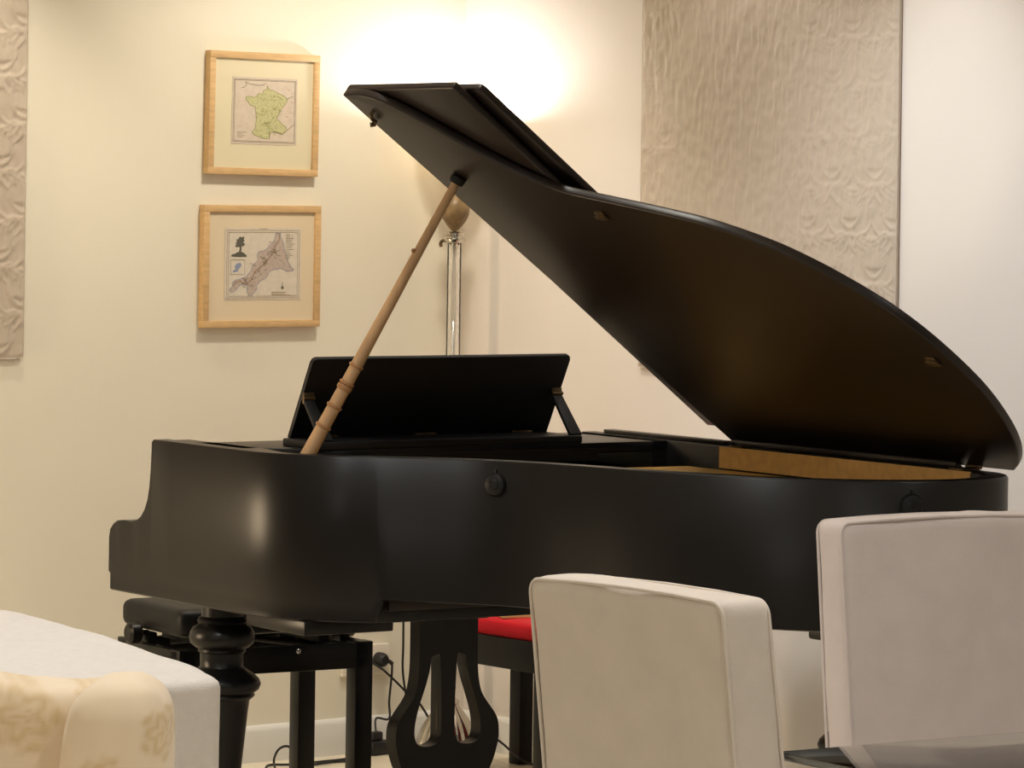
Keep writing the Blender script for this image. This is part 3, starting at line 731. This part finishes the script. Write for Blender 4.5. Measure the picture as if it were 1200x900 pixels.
cord(st, [strip_p+Vector((-.03, -.02, .02)), flo(410, 888), flo(380, 892), flo(365, 893), dep(353, 890, 11.08), dep(346, 881, 11.07), dep(337, 874.5, 11.06), dep(328, 877, 11.05), dep(323, 884, 11.04), dep(321, 893, 11.03), flo(324, 905), flo(330, 915), flo(320, 930)])
cord(st, [flo(312, 905), flo(314, 897), flo(335, 896), flo(365, 896), flo(390, 893), flo(425, 890, .006), strip_p+Vector((-.02, 0, .012))])
cord(lamp, [strip_p+Vector((.055, .035, .012)), flo(470, 878), flo(500, 884), flo(520, 889), flo(548, 890)])
cord(lamp, [wl(.325, .262, .022), wl(.30, .24, .05), wl(.25, .20, .05), wl(.21, .165, .05), wl(.17, .13, .06), wl(.13, .05, .07), flo(497, 882)])
cord(piano, [wor(0.763, -.02, .603), wor(0.764, -.02, .45), wor(0.766, -.02, .36), wor(.80, -.02, .2), wor(.81, -.01, .05), wor(.82, .02, .006), wor(.85, .03, .006)], .003)
cord(lamp, [dep(552, 850, 11.42), dep(566, 856, 11.42), dep(586, 869, 11.36), dep(602, 883, 11.30), dep(612, 891, 11.27), flo(630, 897), flo(660, 900), flo(700, 906)])

# ------------------------------------------------------------------ dining chairs
def chair(label, origin, rz, material, wb, th, recl, hgt, seed):
    """x across, +y the way the sitter faces, origin on the floor under the rear foot of the backrest"""
    root = thing('dining_chair', label, 'chair', origin, rz, 'upholstered dining chairs at the table')
    z0 = .40
    def fb(p):
        t = p.z/(hgt-z0)
        k = 1+.02*(1-t)
        dome = -.006*(p.x/(wb/2))**2*t
        return (p.x*k, p.y*(1.12-.12*t)-(p.z)*recl, p.z+z0+dome)
    bm = soft_box(wb, th, hgt-z0, .018, 34, fb, .004, 7, seed)
    obj('backrest', bm, material, root)
    for sy in (-1, 1):
        b = bmesh.new(); r_ = .02; loop = []
        hw_, zt_ = wb/2-.0035, hgt-z0-.0035
        for (x, z) in [(-hw_, 0.01), (-hw_, zt_*.3), (-hw_, zt_*.6), (-hw_, zt_-.05)]+[(-hw_+r_-r_*math.cos(t), zt_-r_+r_*math.sin(t)) for t in np.linspace(0, PI/2, 6)]+[(-hw_*.5, zt_), (0, zt_), (hw_*.5, zt_)]+[(hw_-r_+r_*math.sin(t), zt_-r_+r_*math.cos(t)) for t in np.linspace(0, PI/2, 6)]+[(hw_, zt_-.05), (hw_, zt_*.6), (hw_, zt_*.3), (hw_, .01)]:
            loop.append(fb(Vector((x, sy*(th/2-.0035), z))))
        tube(b, loop, .003, 8); obj('piping', b, material, root)
    def fs(p): return (p.x, p.y+.23+th/2-.05, p.z+.35)
    obj('seat', soft_box(wb*1.03, .46, .12, .03, 24, fs, .004, 7, seed+3), material, root)
    for sx in (-1, 1):
        for yy in (-.03, .36):
            b = bmesh.new()
            x = sx*(wb/2-.04); k = -.05 if yy < 0 else 0
            prism(b, [(x-.02, yy-.02, .36), (x+.02, yy-.02, .36), (x+.02, yy+.02, .36), (x-.02, yy+.02, .36)], (0, k, -.36), bev=.003)
            obj('leg', b, M['dark_wood'], root)
    return root
# left chair: we look at its outer back; its width runs along (.63,-.776)
th = .075
cw = Vector((.303-.044, 5.586-5.906, 0)).normalized()
ang = math.atan2(cw.y, cw.x)
fwd = Vector((-cw.y, cw.x, 0))
mid = (Vector((.044, 5.906, 0))+Vector((.303, 5.586, 0)))/2
rec = .13
chair('white linen dining chair seen from behind, nearest and left of the other chair', mid+fwd*(th/2+(1.05-.40)*rec), ang, M['linen'], .430, .092, rec, 1.074, 2)
# right chair faces the table and us
cw2 = Vector((math.cos(math.radians(33)), math.sin(math.radians(33)), 0))
wb2 = .47; fw2 = Vector((cw2.y, -cw2.x, 0))
tl = Vector((.598, 7.215, 0))
mid2 = tl+cw2*wb2/2
rec2 = .11
chair('greige linen dining chair at the right edge, turned towards the glass table', mid2-fw2*(th/2)+fw2*(1.055-.40)*rec2, math.radians(33)+PI, M['linen_pink'], wb2, th, rec2, 1.052, 9)

# ------------------------------------------------------------------ glass dining table
tdir = Vector((math.cos(math.radians(33)), math.sin(math.radians(33)), 0)); tn = Vector((tdir.y, -tdir.x, 0))
tc0 = Vector((.447, 6.383, 0))-tdir*.02
tab = thing('dining_table', 'glass topped dining table in the bottom right corner', 'table', tc0, math.radians(33))
b = box(0, 1.7, -.95, 0, .738, .75, bev=.002); obj('glass_top', b, M['table_glass'], tab)
b = bmesh.new()
for (x0, x1, y0, y1) in ((.10, 1.6, -.16, -.10), (.10, 1.6, -.85, -.79), (.10, .16, -.79, -.16), (1.54, 1.6, -.79, -.16)): bx(b, x0, x1, y0, y1, .69, .737, bev=.002)
obj('table_frame', b, M['lacquer'], tab)
for x in (.13, 1.57):
    for y in (-.13, -.82): obj('leg', box(x-.03, x+.03, y-.03, y+.03, 0, .70, bev=.003), M['lacquer'], tab)

# ------------------------------------------------------------------ white sofa arm and body
sx_, sy_ = dR, dL                                     # local x towards the arm's front end (dR), local y = dL (far outer side)
so = Vector((-.567, 7.683, 0))
sofa = thing('sofa', 'white woven sofa with a high sloping arm at the left edge', 'sofa', so, math.atan2(dR.y, dR.x))
# local: x<=0 back along the arm, y=0 the outer face
def fa(p):
    x = p.x-.498; y = p.y-.22
    t = max(0, min(1, -x/.95))
    top = .706+.062*(1-math.exp(-2.2*t))
    if x > -.05: top -= .012*((x+.05)/.10)**2
    k = p.z/.70
    return (x, y, .06+k*(top-.06))
obj('arm', soft_box(1.10, .44, .70, .020, 48, fa, .004, 6, 4), M['sofa'], sofa)
obj('seat', soft_box(.85, 1.3, .36, .05, 26, lambda p: (p.x-.475, p.y-.95, p.z+.06), .003), M['sofa'], sofa)
obj('back', soft_box(.22, 1.9, .70, .06, 26, lambda p: (p.x-1.03, p.y-.95, p.z+.06), .003), M['sofa'], sofa)
obj('arm', soft_box(.95, .30, .62, .05, 26, lambda p: (p.x-.475, p.y-1.75, p.z+.06), .003), M['sofa'], sofa)
for x in (-.1, -1.0):
    for y in (-.12, -1.78): obj('foot', box(x-.03, x+.03, y-.03, y+.03, 0, .07), M['dark_wood'], sofa)

# ------------------------------------------------------------------ floral damask armchair
ac = Vector((-.70, 6.36, 0))
arm_c = thing('armchair', 'cream floral damask armchair in the bottom left corner', 'armchair', ac, 0)
FLOWERS = [(.02, .13, .055), (-.05, .33, .045), (.05, .40, .05), (-.01, -.02, .05), (.065, .24, .04), (-.075, .17, .035)]
FLOWERS_B = [(.08, .42, .07), (.20, .33, .06), (-.05, .36, .07), (.14, .22, .05), (.02, .20, .06), (.21, .46, .05), (-.2, .4, .07), (-.17, .2, .06), (.1, .06, .06)]
def petals(o, flowers, amp=.0012):
    """woven flowers: five-petalled heads with veins, as a mask and a slight relief"""
    me = o.data; at = me.attributes.new('petal', 'FLOAT', 'POINT')
    for v in me.vertices:
        x, z = v.co.x, v.co.z-.38; y = v.co.y; best = 0
        for k, (fx, fz, R) in enumerate(flowers):
            dx, dz = x-fx+.25*y, z-fz; r = math.hypot(dx, dz)
            if r > R*1.25: continue
            th_ = math.atan2(dz, dx)+k*1.3
            edge = R*(.78+.20*abs(math.cos(2.5*th_))+.05*math.cos(11*th_))
            m_ = max(0, min(1, (edge-r)/.010))
            vein = .62+.38*math.cos(r/R*14+2*math.cos(5*th_))
            best = max(best, m_*(.15+.85*vein))
        at.data[v.index].value = best
def fwing(p):
    t = p.z/.464; x = p.x
    if x < .03: x -= .036*(1-t**3)*min(1, (.03-x)/.08)
    return (x+.100-.003*(1-t), p.y-.02, p.z+.395)
wg = obj('wing', soft_box(.150, .22, .464, .062, 90, fwing, .004, 9, 1), M['damask'], arm_c); petals(wg, [(x+.095, z, r) for x, z, r in FLOWERS])
def fbk(p):
    x = p.x; z = p.z+.38
    if p.z > .3: z -= .016*max(0, min(1, (x+.05)/.2))
    return (x-.16, p.y+.05, z+.008)
bk = obj('back_cushion', soft_box(.56, .20, .470, .05, 90, fbk, .006, 7, 6), M['damask'], arm_c); petals(bk, [(x-.15, z, r) for x, z, r in FLOWERS_B])
obj('wing', soft_box(.176, .22, .464, .075, 20, lambda p: (p.x-.485, p.y-.02, p.z+.381), .006, 9, 1), M['damask'], arm_c)
obj('seat', soft_box(.74, .62, .30, .06, 24, lambda p: (p.x-.24, p.y-.28, p.z+.12), .004), M['damask'], arm_c)
for sx in (0, 1): obj('arm', soft_box(.15, .58, .30, .06, 20, lambda p, sx=sx: (p.x+.10-.68*sx, p.y-.30, p.z+.32), .004), M['damask'], arm_c)
for x in (-.55, .07):
    for y in (-.53, -.03): obj('foot', box(x-.025, x+.025, y-.025, y+.025, 0, .13), M['dark_wood'], arm_c)

# ------------------------------------------------------------------ lights
def kelvin(k):
    return {2700: (1, .70, .42), 3000: (1, .76, .50), 3500: (1, .89, .72), 4000: (1, .95, .86), 5000: (1, .97, .93), 6000: (1, .99, 1), 6500: (.96, .98, 1)}[k]
def spot(name, p, target, power, ang, blend, k, size=.04):
    l = bpy.data.lights.new(name, 'SPOT'); l.energy = power; l.spot_size = math.radians(ang); l.spot_blend = blend; l.color = kelvin(k); l.shadow_soft_size = size
    o = bpy.data.objects.new(name, l); COL.objects.link(o); o.location = p
    d = Vector(target)-Vector(p); o.rotation_euler = d.to_track_quat('-Z', 'Y').to_euler(); return o
def point(name, p, power, k, size=.03):
    l = bpy.data.lights.new(name, 'POINT'); l.energy = power; l.color = kelvin(k); l.shadow_soft_size = size
    o = bpy.data.objects.new(name, l); COL.objects.link(o); o.location = p; return o
def area(name, p, power, sx, sy, k, rz=0):
    l = bpy.data.lights.new(name, 'AREA'); l.energy = power; l.shape = 'RECTANGLE'; l.size = sx; l.size_y = sy; l.color = kelvin(k)
    o = bpy.data.objects.new(name, l); COL.objects.link(o); o.location = p; o.rotation_euler = (0, 0, rz); return o
point('lamp_bulb', lamp_p+Vector((0, 0, 1.797)), 9.5, 6000, .03)
spot('downlight_right_wall', wr(2.06, H-.03, .30), wr(2.06, 0, .25), 12, 80, .8, 5000)
spot('right_wall_fill', wr(2.2, H-.03, 1.5), wr(2.0, 1.35, 0), 120, 62, 1, 6500, .1)  # added cool fill that brightens the right wall at mid height
spot('downlight_panel', wr(1.35, H-.03, .28), wr(1.35, 0, .24), 11, 95, .8, 5000, .03)
spot('corner_fill', wr(.9, H-.03, 1.0), wr(.7, 1.0, 0), 28, 70, 1, 6000, .4)  # added fill for the stretch of right wall beside the corner
spot('downlight_left_panel', wl(1.75, H-.03, .35), wl(1.75, 0, .30), 45, 85, .8, 3500)
spot('maps_wall_fill', wl(.75, H-.03, .9), wl(.75, .6, 0), 75, 110, .9, 3500, .1)  # added wash to brighten the left wall around the maps
for (x, y, p, k) in ((-1.1, 7.6, 110, 6000), (.5, 5.8, 62, 6000), (1.9, 7.6, 30, 6000), (-2.2, 5.5, 40, 5000), (.4, 3.0, 40, 6000), (-.4, 9.2, 40, 4000)):
    spot('ceiling_downlight', (x, y, H-.03), (x, y, 0), p, 140, .8, k, .08)
point('fill_right', (1.25, 4.1, 2.0), 30, 6000, .15)  # added fill for the upright chair faces; no pendant hangs here
point('fill_left', (-2.6, 4.4, 2.05), 28, 5000, .15)  # second added fill, from the left; not a hanging lamp either
sl = area('cheek_highlight_fill', (-2.5, 9.70, .80), 17, .16, .6, 3000)  # added unseen light, placed to put a highlight on the piano's cheek
sl.rotation_euler = Vector((1, -.05, 0)).to_track_quat('-Z', 'Y').to_euler()
w_ = bpy.data.worlds.new('world'); S.world = w_; w_.use_nodes = True
w_.node_tree.nodes['Background'].inputs[0].default_value = (1, .9, .75, 1); w_.node_tree.nodes['Background'].inputs[1].default_value = 0.05

# ------------------------------------------------------------------ view
S.view_settings.view_transform = 'Standard'; S.view_settings.look = 'None'
S.view_settings.gamma = 1; S.view_settings.use_curve_mapping = False
S.view_settings.exposure = 0.06
try:
    S.cycles.use_denoising = True
    S.cycles.max_bounces = 10; S.cycles.diffuse_bounces = 5; S.cycles.sample_clamp_indirect = 6
except Exception: pass
